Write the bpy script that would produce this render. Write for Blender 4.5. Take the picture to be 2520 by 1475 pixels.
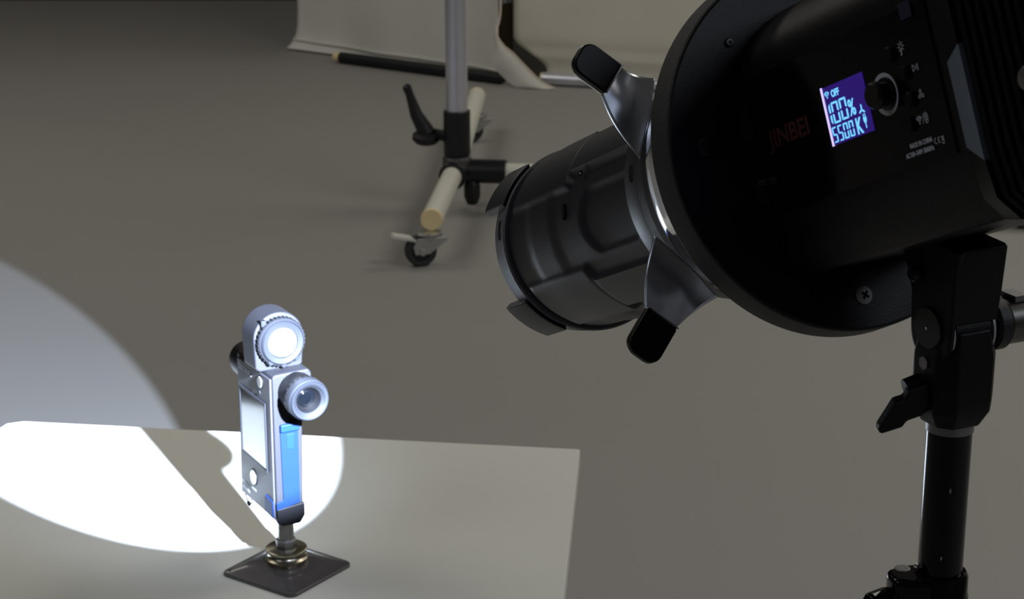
import bpy, bmesh, math, random
from mathutils import Vector, Matrix
random.seed(4)
C = bpy.context.scene.collection
PI = math.pi
for o in list(bpy.data.objects): bpy.data.objects.remove(o)

# ------------------------------------------------------------------ camera, world, lights, exposure
PITCH = math.radians(17.5)
cd = bpy.data.cameras.new('camera'); cam = bpy.data.objects.new('camera', cd); C.objects.link(cam)
cam.location = (0, 0, 1.2); cam.rotation_euler = (PI/2 - PITCH, 0, 0)
cd.sensor_width = 36.0; cd.lens = 36.0*5000/2520; cd.clip_start = .02; cd.clip_end = 50
cd.dof.use_dof = True; cd.dof.focus_distance = .86; cd.dof.aperture_fstop = 46
bpy.context.scene.camera = cam
vs = bpy.context.scene.view_settings
vs.view_transform = 'Standard'; vs.look = 'None'; vs.gamma = 1; vs.use_curve_mapping = False; vs.exposure = 0.0
w = bpy.data.worlds.new('world'); bpy.context.scene.world = w; w.use_nodes = True
w.node_tree.nodes['Background'].inputs[0].default_value = (.9, .93, 1, 1)
w.node_tree.nodes['Background'].inputs[1].default_value = 0.012

WARM = (1, .955, .87); COOL = (.80, .88, 1)
def area(name, loc, size, power, col, rot=(0, 0, 0)):
    l = bpy.data.lights.new(name, 'AREA'); l.shape = 'RECTANGLE'; l.size, l.size_y = size; l.energy = power; l.color = col
    o = bpy.data.objects.new(name, l); C.objects.link(o); o.location = loc; o.rotation_euler = rot; return o
for x_, y_, p_, z_, c_ in ((-2.0, 4.9, 15.5, 1.3, WARM), (2.0, 4.9, 19, 1.3, WARM), (-2.0, 2.2, 13, 1.3, WARM), (2.0, 2.4, 24, 1.3, WARM), (-2.2, -.6, 9, 1.3, COOL), (2.5, -.7, 24, 1.7, COOL)):
    area('ceiling_light', (x_, y_, 2.75), (z_, z_), p_, c_)

# lamp frame: a = optical axis (towards the lens), n = horizontal side normal, u = up of the lamp
LC = Vector((0.1143, 0.6947, 1.0385))
LA = Vector((-0.37447787, 0.83678798, -0.39943985)); LU = Vector((-0.21071012, 0.34271777, 0.91550302)); LN = Vector((-0.90297706, -0.42700164, -0.04797948))
LM = Matrix((( LA.x, LN.x, LU.x, LC.x), (LA.y, LN.y, LU.y, LC.y), (LA.z, LN.z, LU.z, LC.z), (0, 0, 0, 1)))
def spot(name, dist, power, half, blend, rad, col):
    l = bpy.data.lights.new(name, 'SPOT'); l.energy = power; l.color = col
    l.spot_size = 2*math.radians(half); l.spot_blend = blend; l.shadow_soft_size = rad
    o = bpy.data.objects.new(name, l); C.objects.link(o)
    q = (LA*.75+LN*.022).to_track_quat('-Z', 'Y'); o.rotation_euler = q.to_euler(); o.location = LC + LA*dist - LN*.022
    return o
spot('projector_beam', .232, 740, 10.1, .035, .011, (.64, .765, 1))
spot('projector_stray', .232, 8, 17, .9, .02, (.64, .765, 1))

# ------------------------------------------------------------------ materials
def mat(name, col, rough=.5, metal=0., var=.0, scale=30., bump=0., bscale=200., emit=None, estr=0., coat=0., spec=.5, trans=0., rvar=0.):
    m = bpy.data.materials.new(name); m.use_nodes = True; nt = m.node_tree; b = nt.nodes['Principled BSDF']
    b.inputs['Base Color'].default_value = (*col, 1); b.inputs['Roughness'].default_value = rough; b.inputs['Metallic'].default_value = metal
    b.inputs['Specular IOR Level'].default_value = spec
    if coat: b.inputs['Coat Weight'].default_value = coat; b.inputs['Coat Roughness'].default_value = .05
    if trans: b.inputs['Transmission Weight'].default_value = trans
    if emit: b.inputs['Emission Color'].default_value = (*emit, 1); b.inputs['Emission Strength'].default_value = estr
    tc = nt.nodes.new('ShaderNodeTexCoord')
    if var or rvar:
        n = nt.nodes.new('ShaderNodeTexNoise'); n.inputs['Scale'].default_value = scale; n.inputs['Detail'].default_value = 6
        nt.links.new(tc.outputs['Object'], n.inputs['Vector'])
        if var:
            mx = nt.nodes.new('ShaderNodeMix'); mx.data_type = 'RGBA'
            mx.inputs[6].default_value = (*[c*(1-var) for c in col], 1); mx.inputs[7].default_value = (*[min(1, c*(1+var)) for c in col], 1)
            nt.links.new(n.outputs['Fac'], mx.inputs[0]); nt.links.new(mx.outputs[2], b.inputs['Base Color'])
        if rvar:
            mr = nt.nodes.new('ShaderNodeMapRange'); mr.inputs['To Min'].default_value = rough-rvar; mr.inputs['To Max'].default_value = rough+rvar
            nt.links.new(n.outputs['Fac'], mr.inputs['Value']); nt.links.new(mr.outputs['Result'], b.inputs['Roughness'])
    if bump:
        n2 = nt.nodes.new('ShaderNodeTexNoise'); n2.inputs['Scale'].default_value = bscale; n2.inputs['Detail'].default_value = 4
        bp = nt.nodes.new('ShaderNodeBump'); bp.inputs['Strength'].default_value = bump; bp.inputs['Distance'].default_value = .001
        nt.links.new(tc.outputs['Object'], n2.inputs['Vector']); nt.links.new(n2.outputs['Fac'], bp.inputs['Height']); nt.links.new(bp.outputs['Normal'], b.inputs['Normal'])
    return m
M = dict(
 floor=mat('studio_floor_vinyl', (.310, .302, .286), .75, var=.05, scale=1.3, bump=.15, bscale=60),
 wall=mat('painted_wall', (.10, .09, .075), .9, var=.05, scale=3),
 ceil=mat('painted_ceiling', (.5, .49, .46), .9),
 wood=mat('brown_wood', (.10, .075, .04), .6, var=.25, scale=12),
 board=mat('white_laminate', (.80, .795, .72), .6, var=.015, scale=9, bump=.05, bscale=90),
 tableleg=mat('white_metal', (.6, .6, .57), .4, var=.05),
 cloth=mat('canvas_backdrop', (.80, .79, .74), .95, var=.10, scale=5, bump=.4, bscale=300),
 clothb=mat('canvas_backdrop_warm', (.80, .775, .67), .95, var=.07, scale=4, bump=.4, bscale=300),
 edge=mat('canvas_edge', (.8, .66, .55), .9, var=.1),
 blackpipe=mat('black_pipe', (.006, .007, .010), .55, var=.2),
 tan=mat('tan_plug', (.92, .74, .42), .6, var=.08, scale=60),
 alu=mat('brushed_aluminium', (.80, .80, .90), .33, .85, var=.04, scale=40),
 cream=mat('cream_paint_tube', (.78, .78, .68), .38, var=.03, spec=.7),
 castp=mat('grey_cast_joint', (.07, .07, .068), .6, var=.2, scale=60),
 blk=mat('black_plastic', (.010, .010, .012), .5, var=.2, bump=.15, bscale=900),
 sleeve=mat('black_sleeve', (.007, .008, .011), .35, var=.2),
 castsil=mat('zinc_plated_steel', (.55, .56, .56), .35, 1., var=.1, scale=90),
 pedal=mat('pale_pedal', (.7, .7, .64), .5, var=.08),
 rubber=mat('grey_rubber', (.030, .031, .038), .6, var=.15),
 lampblk=mat('satin_black_housing', (.0040, .0042, .0055), .42, spec=.25, var=.15, bump=.12, bscale=1400),
 slat=mat('matte_black_slat', (.0028, .0028, .0035), .6, var=.1, spec=.12),
 lamprim=mat('textured_black_rim', (.020, .021, .024), .55, var=.2, bump=.5, bscale=1600),
 panel=mat('gloss_black_panel', (.0025, .0025, .0032), .12, spec=.16, var=.1),
 barrel=mat('black_nylon_barrel', (.017, .020, .029), .42, var=.15, bump=.09, bscale=1200),
 barreledge=mat('worn_and_highlight_edge', (.10, .10, .115), .5, var=.3, scale=200, bump=.4, bscale=1600),  # wear on the front ring; painted highlight on the lug ends
 hole=mat('dark_hole', (.001, .001, .0015), .9),
 chrome=mat('chrome', (.75, .77, .80), .10, 1., rvar=.05, scale=60),
 lever=mat('polished_steel', (.62, .65, .74), .28, 1., rvar=.07, scale=50, var=.06),
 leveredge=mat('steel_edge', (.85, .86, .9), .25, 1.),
 grip=mat('black_grip', (.003, .003, .0045), .4, spec=.2),
 steel=mat('dull_steel', (.28, .28, .28), .4, 1., var=.15, scale=200),
 darksteel=mat('dark_steel', (.05, .05, .052), .35, 1., var=.15, scale=200),
 bevelp=mat('vent_bevel_bounce_tint', (.26, .31, .38), .45, .5, var=.08, scale=60),  # paler and bluer than the housing: table bounce light put into the colour
 pole=mat('gloss_black_pole', (.003, .003, .004), .12, spec=.28, var=.1),
 bracket=mat('black_bracket', (.0035, .0035, .0045), .45, spec=.25, bump=.15, bscale=1400, var=.1),
 washer=mat('grey_washer', (.42, .42, .42), .5, .3, var=.15, scale=150),
 satintube=mat('satin_grey_tube', (.14, .135, .12), .35, .9, var=.05),
 screen=mat('lcd_backlight', (.01, .005, .03), .3, emit=(.020, .006, .135), estr=1.),
 glyph=mat('lcd_glyph', (.1, .3, .4), .3, emit=(.17, .58, 1.0), estr=1.15),
 glow=mat('lcd_side_light', (.3, .3, .4), .3, emit=(.62, .52, 1.0), estr=1.2),
 white=mat('white_print', (.62, .65, .72), .6),
 red=mat('red_print', (.055, .005, .005), .6),
 bluetape=mat('blue_label', (.012, .014, .05), .4, var=.1),
 meter=mat('meter_grey_plastic', (.017, .0165, .021), .6, var=.06, scale=90, bump=.2, bscale=1500),
 meterside=mat('meter_light_grey', (.0085, .0085, .0110), .6, spec=.3, var=.06, bump=.2, bscale=1500),
 meterblk=mat('meter_black_plastic', (.0018, .0018, .0024), .55, var=.1, spec=.2),
 ring=mat('meter_ring_grey', (.009, .010, .013), .6, spec=.3, var=.1, scale=120),
 ringlt=mat('meter_ring_light', (.006, .007, .010), .6, spec=.25, var=.08, scale=120),
 dome=mat('white_diffuser_dome', (.85, .85, .85), .5),
 mscreen=mat('meter_screen_glass', (.020, .021, .024), .10, spec=.35),
 blue=mat('blue_plastic', (.0010, .0095, .048), .6, spec=.15, var=.04, scale=60),
 bluelt=mat('light_blue_plastic', (.0018, .0135, .058), .55, spec=.15, var=.04, scale=60),
 mprint=mat('meter_print', (.30, .31, .35), .6),
 mbtn=mat('meter_button', (.16, .16, .16), .35, .3),
 glass=mat('lens_glass', (.0015, .002, .003), .03, spec=.6),
 base=mat('gunmetal_plate', (.085, .077, .077), .3, var=.12, scale=60, coat=.3),
 brass=mat('aged_nickel', (.36, .33, .26), .28, 1., var=.1, scale=80),
)

# ------------------------------------------------------------------ mesh helpers
class G:
    """collects shapes of ONE mesh; X is a transform applied to whatever is added"""
    def __init__(s): s.v = []; s.f = []
    def add(s, vs, fs, X=None):
        n = len(s.v); s.v += [tuple(X @ Vector(p)) if X is not None else tuple(p) for p in vs]; s.f += [tuple(i+n for i in f) for f in fs]; return s
    def box(s, x0, x1, y0, y1, z0, z1, X=None):
        vs = [(x, y, z) for x in (x0, x1) for y in (y0, y1) for z in (z0, z1)]
        return s.add(vs, [(0, 1, 3, 2), (4, 6, 7, 5), (0, 4, 5, 1), (2, 3, 7, 6), (0, 2, 6, 4), (1, 5, 7, 3)], X)
    def lathe(s, prof, seg=64, X=None, a0=0., a1=2*PI, closed=False):
        """profile of (r, h) turned about local Z"""
        full = abs(a1-a0-2*PI) < 1e-6; k = seg if full else seg+1; vs = []; fs = []; n = len(prof)
        for i in range(k):
            t = a0+(a1-a0)*i/seg
            for r, h in prof: vs.append((r*math.cos(t), r*math.sin(t), h))
        for i in range(seg):
            i2 = (i+1) % k
            for j in range(n if closed else n-1):
                j2 = (j+1) % n; fs.append((i*n+j, i2*n+j, i2*n+j2, i*n+j2))
        if not full and closed: fs += [tuple(range(n))[::-1], tuple((k-1)*n+j for j in range(n))]
        return s.add(vs, fs, X)
    def cyl(s, r, h0, h1, seg=40, X=None, ch=0.):
        p = [(0, h0), (r-ch, h0), (r, h0+ch), (r, h1-ch), (r-ch, h1), (0, h1)] if ch else [(0, h0), (r, h0), (r, h1), (0, h1)]
        return s.lathe(p, seg, X)
    def prism(s, pts, h0, h1, X=None):
        """2D outline (x, y) pulled along Z"""
        n = len(pts); vs = [(x, y, h0) for x, y in pts]+[(x, y, h1) for x, y in pts]
        return s.add(vs, [tuple(range(n))[::-1], tuple(range(n, 2*n))]+[(i, (i+1) % n, n+(i+1) % n, n+i) for i in range(n)], X)
    def tube(s, pts, r, seg=12, X=None, caps=True):
        P = [Vector(p) for p in pts]; n = len(P); rs = r if isinstance(r, (list, tuple)) else [r]*n; vs = []; fs = []; up = None
        for i, p in enumerate(P):
            d = (P[min(i+1, n-1)]-P[max(i-1, 0)]).normalized()
            if up is None: up = d.orthogonal().normalized()
            x = (up-d*up.dot(d)).normalized(); y = d.cross(x); up = x
            for k in range(seg):
                t = 2*PI*k/seg; vs.append(p+(x*math.cos(t)+y*math.sin(t))*rs[i])
        for i in range(n-1):
            for k in range(seg): fs.append((i*seg+k, i*seg+(k+1) % seg, (i+1)*seg+(k+1) % seg, (i+1)*seg+k))
        if caps: fs += [tuple(range(seg))[::-1], tuple((n-1)*seg+k for k in range(seg))]
        return s.add(vs, fs, X)
    def grid(s, fn, nu, nv, X=None, wrap=False):
        vs = [fn(i/nu, j/nv) for i in range(nu+(0 if wrap else 1)) for j in range(nv+1)]; k = nu if wrap else nu+1; fs = []
        for i in range(nu):
            for j in range(nv):
                a = (i % k)*(nv+1)+j; b = ((i+1) % k)*(nv+1)+j; fs.append((a, b, b+1, a+1))
        return s.add(vs, fs, X)
    def obj(s, name, m, parent=None, bevel=0., smooth=40., solid=0., segs=2, sub=0):
        me = bpy.data.meshes.new(name); me.from_pydata(s.v, [], s.f)
        bm = bmesh.new(); bm.from_mesh(me); bmesh.ops.remove_doubles(bm, verts=bm.verts, dist=1e-6)
        bmesh.ops.recalc_face_normals(bm, faces=bm.faces); bm.to_mesh(me); bm.free()
        me.materials.append(m); me.validate()
        if smooth:
            for p in me.polygons: p.use_smooth = True
            me.set_sharp_from_angle(angle=math.radians(smooth))
        o = bpy.data.objects.new(name, me); C.objects.link(o)
        if parent: o.parent = parent
        if solid: md = o.modifiers.new('solid', 'SOLIDIFY'); md.thickness = solid; md.offset = 0
        if bevel: md = o.modifiers.new('bevel', 'BEVEL'); md.width = bevel; md.segments = segs; md.limit_method = 'ANGLE'; md.angle_limit = math.radians(35); md.harden_normals = True
        if sub: md = o.modifiers.new('sub', 'SUBSURF'); md.levels = sub; md.render_levels = sub
        return o
def frame(o, z, x=None):
    """matrix whose Z is z, at o"""
    z = Vector(z).normalized(); x = Vector(x) if x is not None else z.orthogonal(); x = (x-z*x.dot(z)).normalized(); y = z.cross(x)
    return Matrix(((x.x, y.x, z.x, o[0]), (x.y, y.y, z.y, o[1]), (x.z, y.z, z.z, o[2]), (0, 0, 0, 1)))
def tag(o, label=None, cat=None, group=None, kind=None):
    for k, v in (('label', label), ('category', cat), ('group', group), ('kind', kind)):
        if v: o[k] = v
    return o
def thing(name, label, cat, mw, group=None):
    o = bpy.data.objects.new(name, None); C.objects.link(o); o.empty_display_size = .02
    o.matrix_world = mw if isinstance(mw, Matrix) else Matrix.Translation(mw)
    return tag(o, label, cat, group)
def lab(o, t): o['label'] = t; return o
def text(name, s, m, parent, X, size, sx=1., align='LEFT', bold=.0, ext=.00005, shear=0.):
    cu = bpy.data.curves.new('t', 'FONT'); cu.body = s; cu.size = size; cu.align_x = align; cu.extrude = ext; cu.offset = bold; cu.shear = shear
    t = bpy.data.objects.new('t', cu); C.objects.link(t)
    dg = bpy.context.evaluated_depsgraph_get(); me = bpy.data.meshes.new_from_object(t.evaluated_get(dg)); bpy.data.objects.remove(t)
    me.transform(X @ Matrix.Diagonal((sx, 1, 1, 1))); me.materials.clear(); me.materials.append(m); me.name = name
    o = bpy.data.objects.new(name, me); C.objects.link(o); o.parent = parent; return o

# ------------------------------------------------------------------ the setting
def struct(name, g, m, **k): return tag(g.obj(name, m, **k), kind='structure')
struct('floor', G().box(-4, 4, -2, 7.5, -.1, 0), M['floor'], smooth=0)
struct('wall_back', G().box(-4, 4, 7.5, 7.65, 0, 2.9), M['wall'], smooth=0)
struct('wall_left', G().box(-4.15, -4, -2, 7.65, 0, 2.9), M['wall'], smooth=0)
struct('wall_right', G().box(4, 4.15, -2, 7.65, 0, 2.9), M['wall'], smooth=0)
struct('wall_front', G().box(-4, 4, -2.15, -2, 0, 2.9), M['wall'], smooth=0)
struct('ceiling', G().box(-4.15, 4.15, -2.15, 7.65, 2.9, 3.0), M['ceil'], smooth=0)
struct('baseboard_back', G().box(-4, 4, 7.47, 7.5, .0, .09), M['wood'], bevel=.004)

# ------------------------------------------------------------------ white table
t = thing('table', 'low white-topped table with the bright circle of projected light on it', 'table', (-.2, 1.3, 0))
TT = .56
def rel(p): return (p[0]+.2, p[1]-1.3)
cor = [(-.455, 1.00), (.012, .97), (.058, 1.608), (-.43, 1.674), (-.444, 1.668), (-.450, 1.650)]
g = G().prism([rel(p) for p in cor], TT-.014, TT)
g.obj('tabletop', M['board'], t, bevel=.0015)
fr = [rel(p) for p in ((-.41, 1.05), (-.03, 1.03), (.005, 1.55), (-.40, 1.61))]
g = G()
for i in range(4):
    a, b = Vector((*fr[i], TT-.027)), Vector((*fr[(i+1) % 4], TT-.027))
    g.tube([a, b], .012, 8)
g.obj('apron_frame', M['tableleg'], t)
for p in fr: G().tube([(p[0], p[1], 0), (p[0], p[1], TT-.015)], .012, 14).obj('leg', M['tableleg'], t)

# ------------------------------------------------------------------ backdrops, bars and stands at the back
def smooth(e0, e1, x): x = max(0, min(1, (x-e0)/(e1-e0))); return x*x*(3-2*x)
t = thing('backdrop_cloth', 'grey canvas backdrop hanging left, its foot flaring on the floor above the black bar', 'backdrop', (-.4, 6.3, 0))
def fA(s, v):
    x = -.69+.65*s; y = 6.49-.52*s; z = .006+2.1*v*v if v > 0 else .006
    z = .006+2.0*v**2.2
    fold = .007*math.sin(s*9+.6)+.003*math.sin(s*21+2)
    fl = math.exp(-z/.028)
    x -= .05*fl*(1-s)**6
    y -= fl*.02
    return (x+.4+fold*.5, y-6.3+fold*(.5+.5*(1-fl)), z)
G().grid(fA, 60, 40).obj('sheet', M['cloth'], t, solid=.003, smooth=180)
def seam(s): q = fA(s, .145); return (q[0]-.002, q[1]-.008, q[2])
G().tube([seam(i/40) for i in range(41)], .003, 6).obj('hem_seam', M['cloth'], t)

t = thing('weight_bar', 'black round bar with tan plug lying along the left backdrop foot', 'bar', (-.533, 6.255, 0))
a, b = Vector((0, 0, .018)), Vector((.50, -.33, .018)); d = (b-a).normalized()
G().tube([a, b], .0172, 24).obj('bar_tube', M['blackpipe'], t, bevel=.002)
G().tube([a-d*.022, a+d*.01], [.0135, .0155], 20).obj('end_plug', M['tan'], t)
G().tube([b-d*.01, b+d*.012], [.018, .012], 20).obj('end_cap', M['blackpipe'], t)

t = thing('backdrop_stand', 'slim grey stand pole half hidden between the two backdrops', 'stand', (-.02, 6.10, 0))
G().tube([(0, 0, .20), (0, 0, 2.2)], .0185, 24).obj('pole', M['alu'], t)
lab(G().tube([(0, 0, .02), (0, 0, .215)], .024, 24).obj('sleeve', M['wood'], t), 'dark brown sleeve')
G().cyl(.06, 0, .02, 32, ch=.003).obj('foot', M['blackpipe'], t)

t = thing('curled_backdrop_cloth', 'warm beige canvas backdrop on the right with its left edge curled forward', 'backdrop', (.4, 5.8, 0))
def fB(s, v):
    x = .005+1.5*s; y = 6.0-.30*s*1.5
    z = .012+2.0*v**2
    x0 = .10*smooth(.13, .03, z)*(1-s)
    fold = .005*math.sin(s*11)+.002*math.sin(s*27+1)
    bulge = .010*smooth(.09, .08, z)
    return (x+x0-.4, y-5.8+fold-bulge, z)
G().grid(fB, 70, 50).obj('sheet', M['clothb'], t, solid=.003, smooth=180)
LB = [(-.038, 5.94, .35), (-.038, 5.94, .208), (-.053, 5.93, .159), (-.056, 5.91, .109), (-.055, 5.9, .063), (-.024, 5.89, .026), (.012, 5.868, .003), (.048, 5.858, .002)]
EL = [(-.03, 5.94, .35), (-.034, 5.94, .208), (-.045, 5.9, .159), (-.026, 5.88, .126), (.002, 5.87, .104), (.036, 5.86, .070), (.083, 5.85, .026), (.126, 5.85, .003)]
def cr(P, t):
    n = len(P)-1; x = t*n; i = min(int(x), n-1); f = x-i
    p = [Vector(P[max(0, min(n, i+k))]) for k in (-1, 0, 1, 2)]
    return .5*((2*p[1])+(p[2]-p[0])*f+(2*p[0]-5*p[1]+4*p[2]-p[3])*f*f+(3*p[1]-p[0]-3*p[2]+p[3])*f**3)
O = Vector((.4, 5.8, 0))
def fC(s, v):
    a = cr(LB, s)-O; b = cr(EL, s)-O; p = a.lerp(b, v); p.y += .012*math.sin(v*PI)*-1; return tuple(p)
G().grid(fC, 40, 10).obj('curled_edge', M['cloth'], t, smooth=180)
lab(G().tube([cr(EL, i/50)-O for i in range(51)], .0024, 8).obj('edge_binding', M['edge'], t), 'pinkish bound edge')

t = thing('hem_bar', 'pale metal bar on the floor under the curled beige backdrop', 'bar', (.09, 5.915, 0))
a, b = Vector((0, 0, .02)), Vector((1.25, -.36, .02))
G().tube([a, b], .0185, 28).obj('bar_tube', M['alu'], t, bevel=.001)
G().tube([a-Vector((.004, -.001, 0)), a+Vector((.01, -.003, 0))], .0165, 20).obj('end_plug', M['tan'], t)

# ------------------------------------------------------------------ rolling stand
RS = Vector((-.14, 4.554, 0))
t = thing('rolling_stand', 'silver pole on a cream-tubed caster base with black clamp handle', 'stand', RS)
zt = .095
F0 = Vector((-.166, 4.056, zt))-RS; R0 = Vector((-.093, 5.30, zt))-RS; Tj = Vector((0, 0, zt))
Tj = Vector((-.130, 4.478, zt))-RS; Tj.z = zt
px_ = Tj.x+.006; py_ = Tj.y
G().tube([(px_, py_, .19), (px_, py_, 2.1)], .0243, 36).obj('pole', M['alu'], t)
G().tube([(px_, py_, .132), (px_, py_, .234)], .0305, 36).obj('sleeve', M['sleeve'], t, bevel=.002)
dl = (R0-F0).normalized()
G().tube([F0+dl*.004, Tj], .0225, 32).obj('base_tube', M['cream'], t)
G().tube([Tj, R0-dl*.004], .0225, 32).obj('base_tube', M['cream'], t)
for e, s in ((F0, -1), (R0, 1)): lab(G().tube([e-dl*s*.004, e+dl*s*.006], [.0235, .0225], 32).obj('end_cap', M['tan'], t, bevel=.001), 'tan round end cap')
G().tube([Tj-dl*.055, Tj+dl*.055], .029, 32).obj('joint_sleeve', M['castp'], t, bevel=.003)
G().cyl(.033, zt-.004, .13, 32, X=Matrix.Translation((px_, py_, 0)), ch=.006).obj('joint_hub', M['castp'], t)
G().tube([Tj-dl*.062, Tj-dl*.048], .031, 32).obj('joint_collar', M['sleeve'], t, bevel=.002)
cx = Vector((.993, -.115, 0)).normalized()
G().tube([Tj+cx*.02, Tj+cx*.118], .0275, 32).obj('cross_sleeve', M['sleeve'], t, bevel=.002)
G().tube([Tj+cx*.10, Tj+cx*1.35], .0195, 28).obj('cross_tube', M['cream'], t)
# locking lever
hub = Vector((-.194+.14+.0, 4.50-RS.y, .168))
g = G().lathe([(0, -.012), (.026, -.012), (.0325, -.004), (.031, .006), (.02, .011), (0, .012)], 28, X=frame(hub, (0, -.18, 1)))
g.tube([hub+Vector((.02, .01, .004)), Vector((px_-.02, py_-.01, .175))], .013, 16)
g.obj('lever_hub', M['blk'], t)
top = Vector((-.237+.14, 4.50-RS.y, .283))
G().tube([hub+Vector((.002, 0, .008)), hub.lerp(top, .45)+Vector((-.003, 0, 0)), hub.lerp(top, .85), top, top+Vector((-.003, 0, .004))], [.0205, .0145, .0095, .0105, .006], 16).obj('lever_arm', M['blk'], t)
# clamp knob below the cross sleeve
g = G().lathe([(0, -.034), (.012, -.030), (.0185, -.014), (.019, .012), (.013, .028), (.008, .034), (0, .036)], 20, X=Matrix.Translation(Tj+cx*.04+Vector((0, -.006, -.045))))
g.obj('clamp_knob', M['blk'], t)
def caster(p, yaw, hz):
    """p: wheel contact, hz: height of the underside of the tube"""
    X = Matrix.Translation(p) @ Matrix.Rotation(yaw, 4, 'Z')
    g = G().cyl(.026, hz-.006, hz, 28, X=X @ Matrix.Translation((.018, 0, 0))); g.cyl(.020, hz-.018, hz-.006, 28, X=X @ Matrix.Translation((.018, 0, 0)), ch=.003)
    for s in (-1, 1):
        pts = [(-.012, .028), (.012, .028), (.044, hz-.016), (.040, hz-.010), (-.008, hz-.010), (-.016, .045)]
        g.prism([(x*1.25, z_) for x, z_ in pts], s*.0165-.0012, s*.0165+.0012, X=X @ Matrix.Rotation(PI/2, 4, 'X'))
    g.box(-.008, .044, -.0175, .0175, hz-.018, hz-.012, X=X)
    g.cyl(.007, -.021, .021, 16, X=X @ Matrix.Translation((0, 0, .033)) @ Matrix.Rotation(PI/2, 4, 'X'))
    f = g.obj('caster_fork', M['castsil'], t, bevel=.001)
    W = X @ Matrix.Translation((0, 0, .033)) @ Matrix.Rotation(PI/2, 4, 'X')
    G().lathe([(.02, -.011), (.029, -.012), (.033, -.008), (.033, .008), (.029, .012), (.02, .011)], 36, X=W, closed=True).obj('tyre', M['rubber'], f)
    G().cyl(.0205, -.008, .008, 24, X=W, ch=.002).obj('wheel_core', M['rubber'], f)
    g = G(); g.prism([(-.062, hz-.006), (-.020, hz-.016), (-.012, hz-.020), (-.012, hz-.014), (-.022, hz-.008), (-.058, hz-.000)], -.014, .014, X=X @ Matrix.Rotation(PI/2, 4, 'X'))
    lab(g.obj('brake_pedal', M['pedal'], f, bevel=.001), 'pale brake pedal')
caster(Vector((-.189, 4.040, 0))-RS, math.radians(18), zt-.0225)
caster(Vector((-.108, 5.17, 0))-RS, math.radians(20), zt-.0225)
ec = Tj+cx*1.28
caster(Vector((ec.x-.01, ec.y, 0)), math.radians(10), zt-.0195)

# ------------------------------------------------------------------ light meter on its plate stand
MB = Vector((-.1655, 1.3665, TT))
t = thing('meter_stand', 'small dark metal plate stand holding the light meter on the table', 'stand', MB)
ang = math.radians(10)
def rsq(h, r, k=6, rot=0.):
    out = []
    for q in range(4):
        c0 = PI/4*0+q*PI/2; cx_, cy_ = [(1, 1), (-1, 1), (-1, -1), (1, -1)][q]
        for i in range(k+1):
            tt = c0+PI/2*i/k; out.append(((h-r)*cx_+r*math.cos(tt), (h-r)*cy_+r*math.sin(tt)))
    return [(x*math.cos(rot)-y*math.sin(rot), x*math.sin(rot)+y*math.cos(rot)) for x, y in out]
rot = ang+PI/4
rings = [(rsq(.0345, .006, rot=rot), 0), (rsq(.0345, .006, rot=rot), .0020), (rsq(.0340, .006, rot=rot), .0026), (rsq(.0315, .006, rot=rot), .0030), (rsq(.0240, .007, rot=rot), .0062), (rsq(.0225, .007, rot=rot), .0066), (rsq(.012, .0115, rot=rot), .0080)]
g = G(); n = len(rings[0][0]); vs = [(x, y, z) for r, z in rings for x, y in r]; fs = []
for i in range(len(rings)-1):
    for j in range(n): fs.append((i*n+j, i*n+(j+1) % n, (i+1)*n+(j+1) % n, (i+1)*n+j))
fs += [tuple(range(n))[::-1], tuple((len(rings)-1)*n+j for j in range(n))]
g.add(vs, fs).obj('base_plate', M['base'], t, smooth=25)
for q in range(4):
    tt = ang+q*PI/2
    lab(G().prism([(math.cos(k*PI/4)*.0024, math.sin(k*PI/4)*.0013) for k in range(8)], .0031, .0034, X=Matrix.Translation((math.cos(tt)*.0405, math.sin(tt)*.0405, 0)) @ Matrix.Rotation(ang, 4, 'Z')).obj('screw_slot', M['steel'], t), 'small pale screw slot')
lab(G().lathe([(0, .0070), (.0150, .0070), (.0155, .0085), (.0155, .0115), (.0140, .0125), (.0125, .0145), (.0125, .0160), (0, .0160)], 48).obj('lower_ring', M['brass'], t), 'nickel ring on the plate')
lab(G().lathe([(0, .0158), (.0145, .0160), (.0152, .0168), (.0152, .0185), (.0145, .0190), (0, .0190)], 48).obj('upper_washer', M['brass'], t), 'wide nickel washer')
G().lathe([(0, .0188), (.0078, .0188), (.0078, .0250), (.0066, .0262), (0, .0262)], 8).obj('hex_nut', M['steel'], t, smooth=20)
G().lathe([(0, .0255), (.0058, .0255), (.0058, .0385), (.0066, .0390), (.0066, .0400), (.0058, .0405), (.0075, .0415), (.0075, .0438), (0, .0438)], 32).obj('post', M['steel'], t)

mw_, mf_ = Vector((.485, -.875, 0)).normalized(), Vector((-.875, -.485, 0)).normalized()
MM = Matrix(((mw_.x, mf_.x, 0, -.169), (mw_.y, mf_.y, 0, 1.373), (0, 0, 1, TT), (0, 0, 0, 1)))
t = thing('light_meter', 'grey handheld light meter with glowing dome, lens barrel and blue side cover', 'light meter', MM)
# local x: towards the lamp, y: screen side, z: up
side = [(.013, .047), (.013, .157), (.011, .1592), (-.015, .1600), (-.0172, .157), (-.0175, .140), (-.0150, .131), (-.0092, .122), (-.0078, .060), (-.0082, .050), (-.0045, .0445), (.009, .0440)]
XP = Matrix(((0, 0, 1, 0), (1, 0, 0, 0), (0, 1, 0, 0), (0, 0, 0, 1)))     # prism (x,y,h) -> (h, x, y)
G().prism(side, -.043, .024, X=XP).obj('body', M['meterside'], t, bevel=.0018, segs=3)
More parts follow.
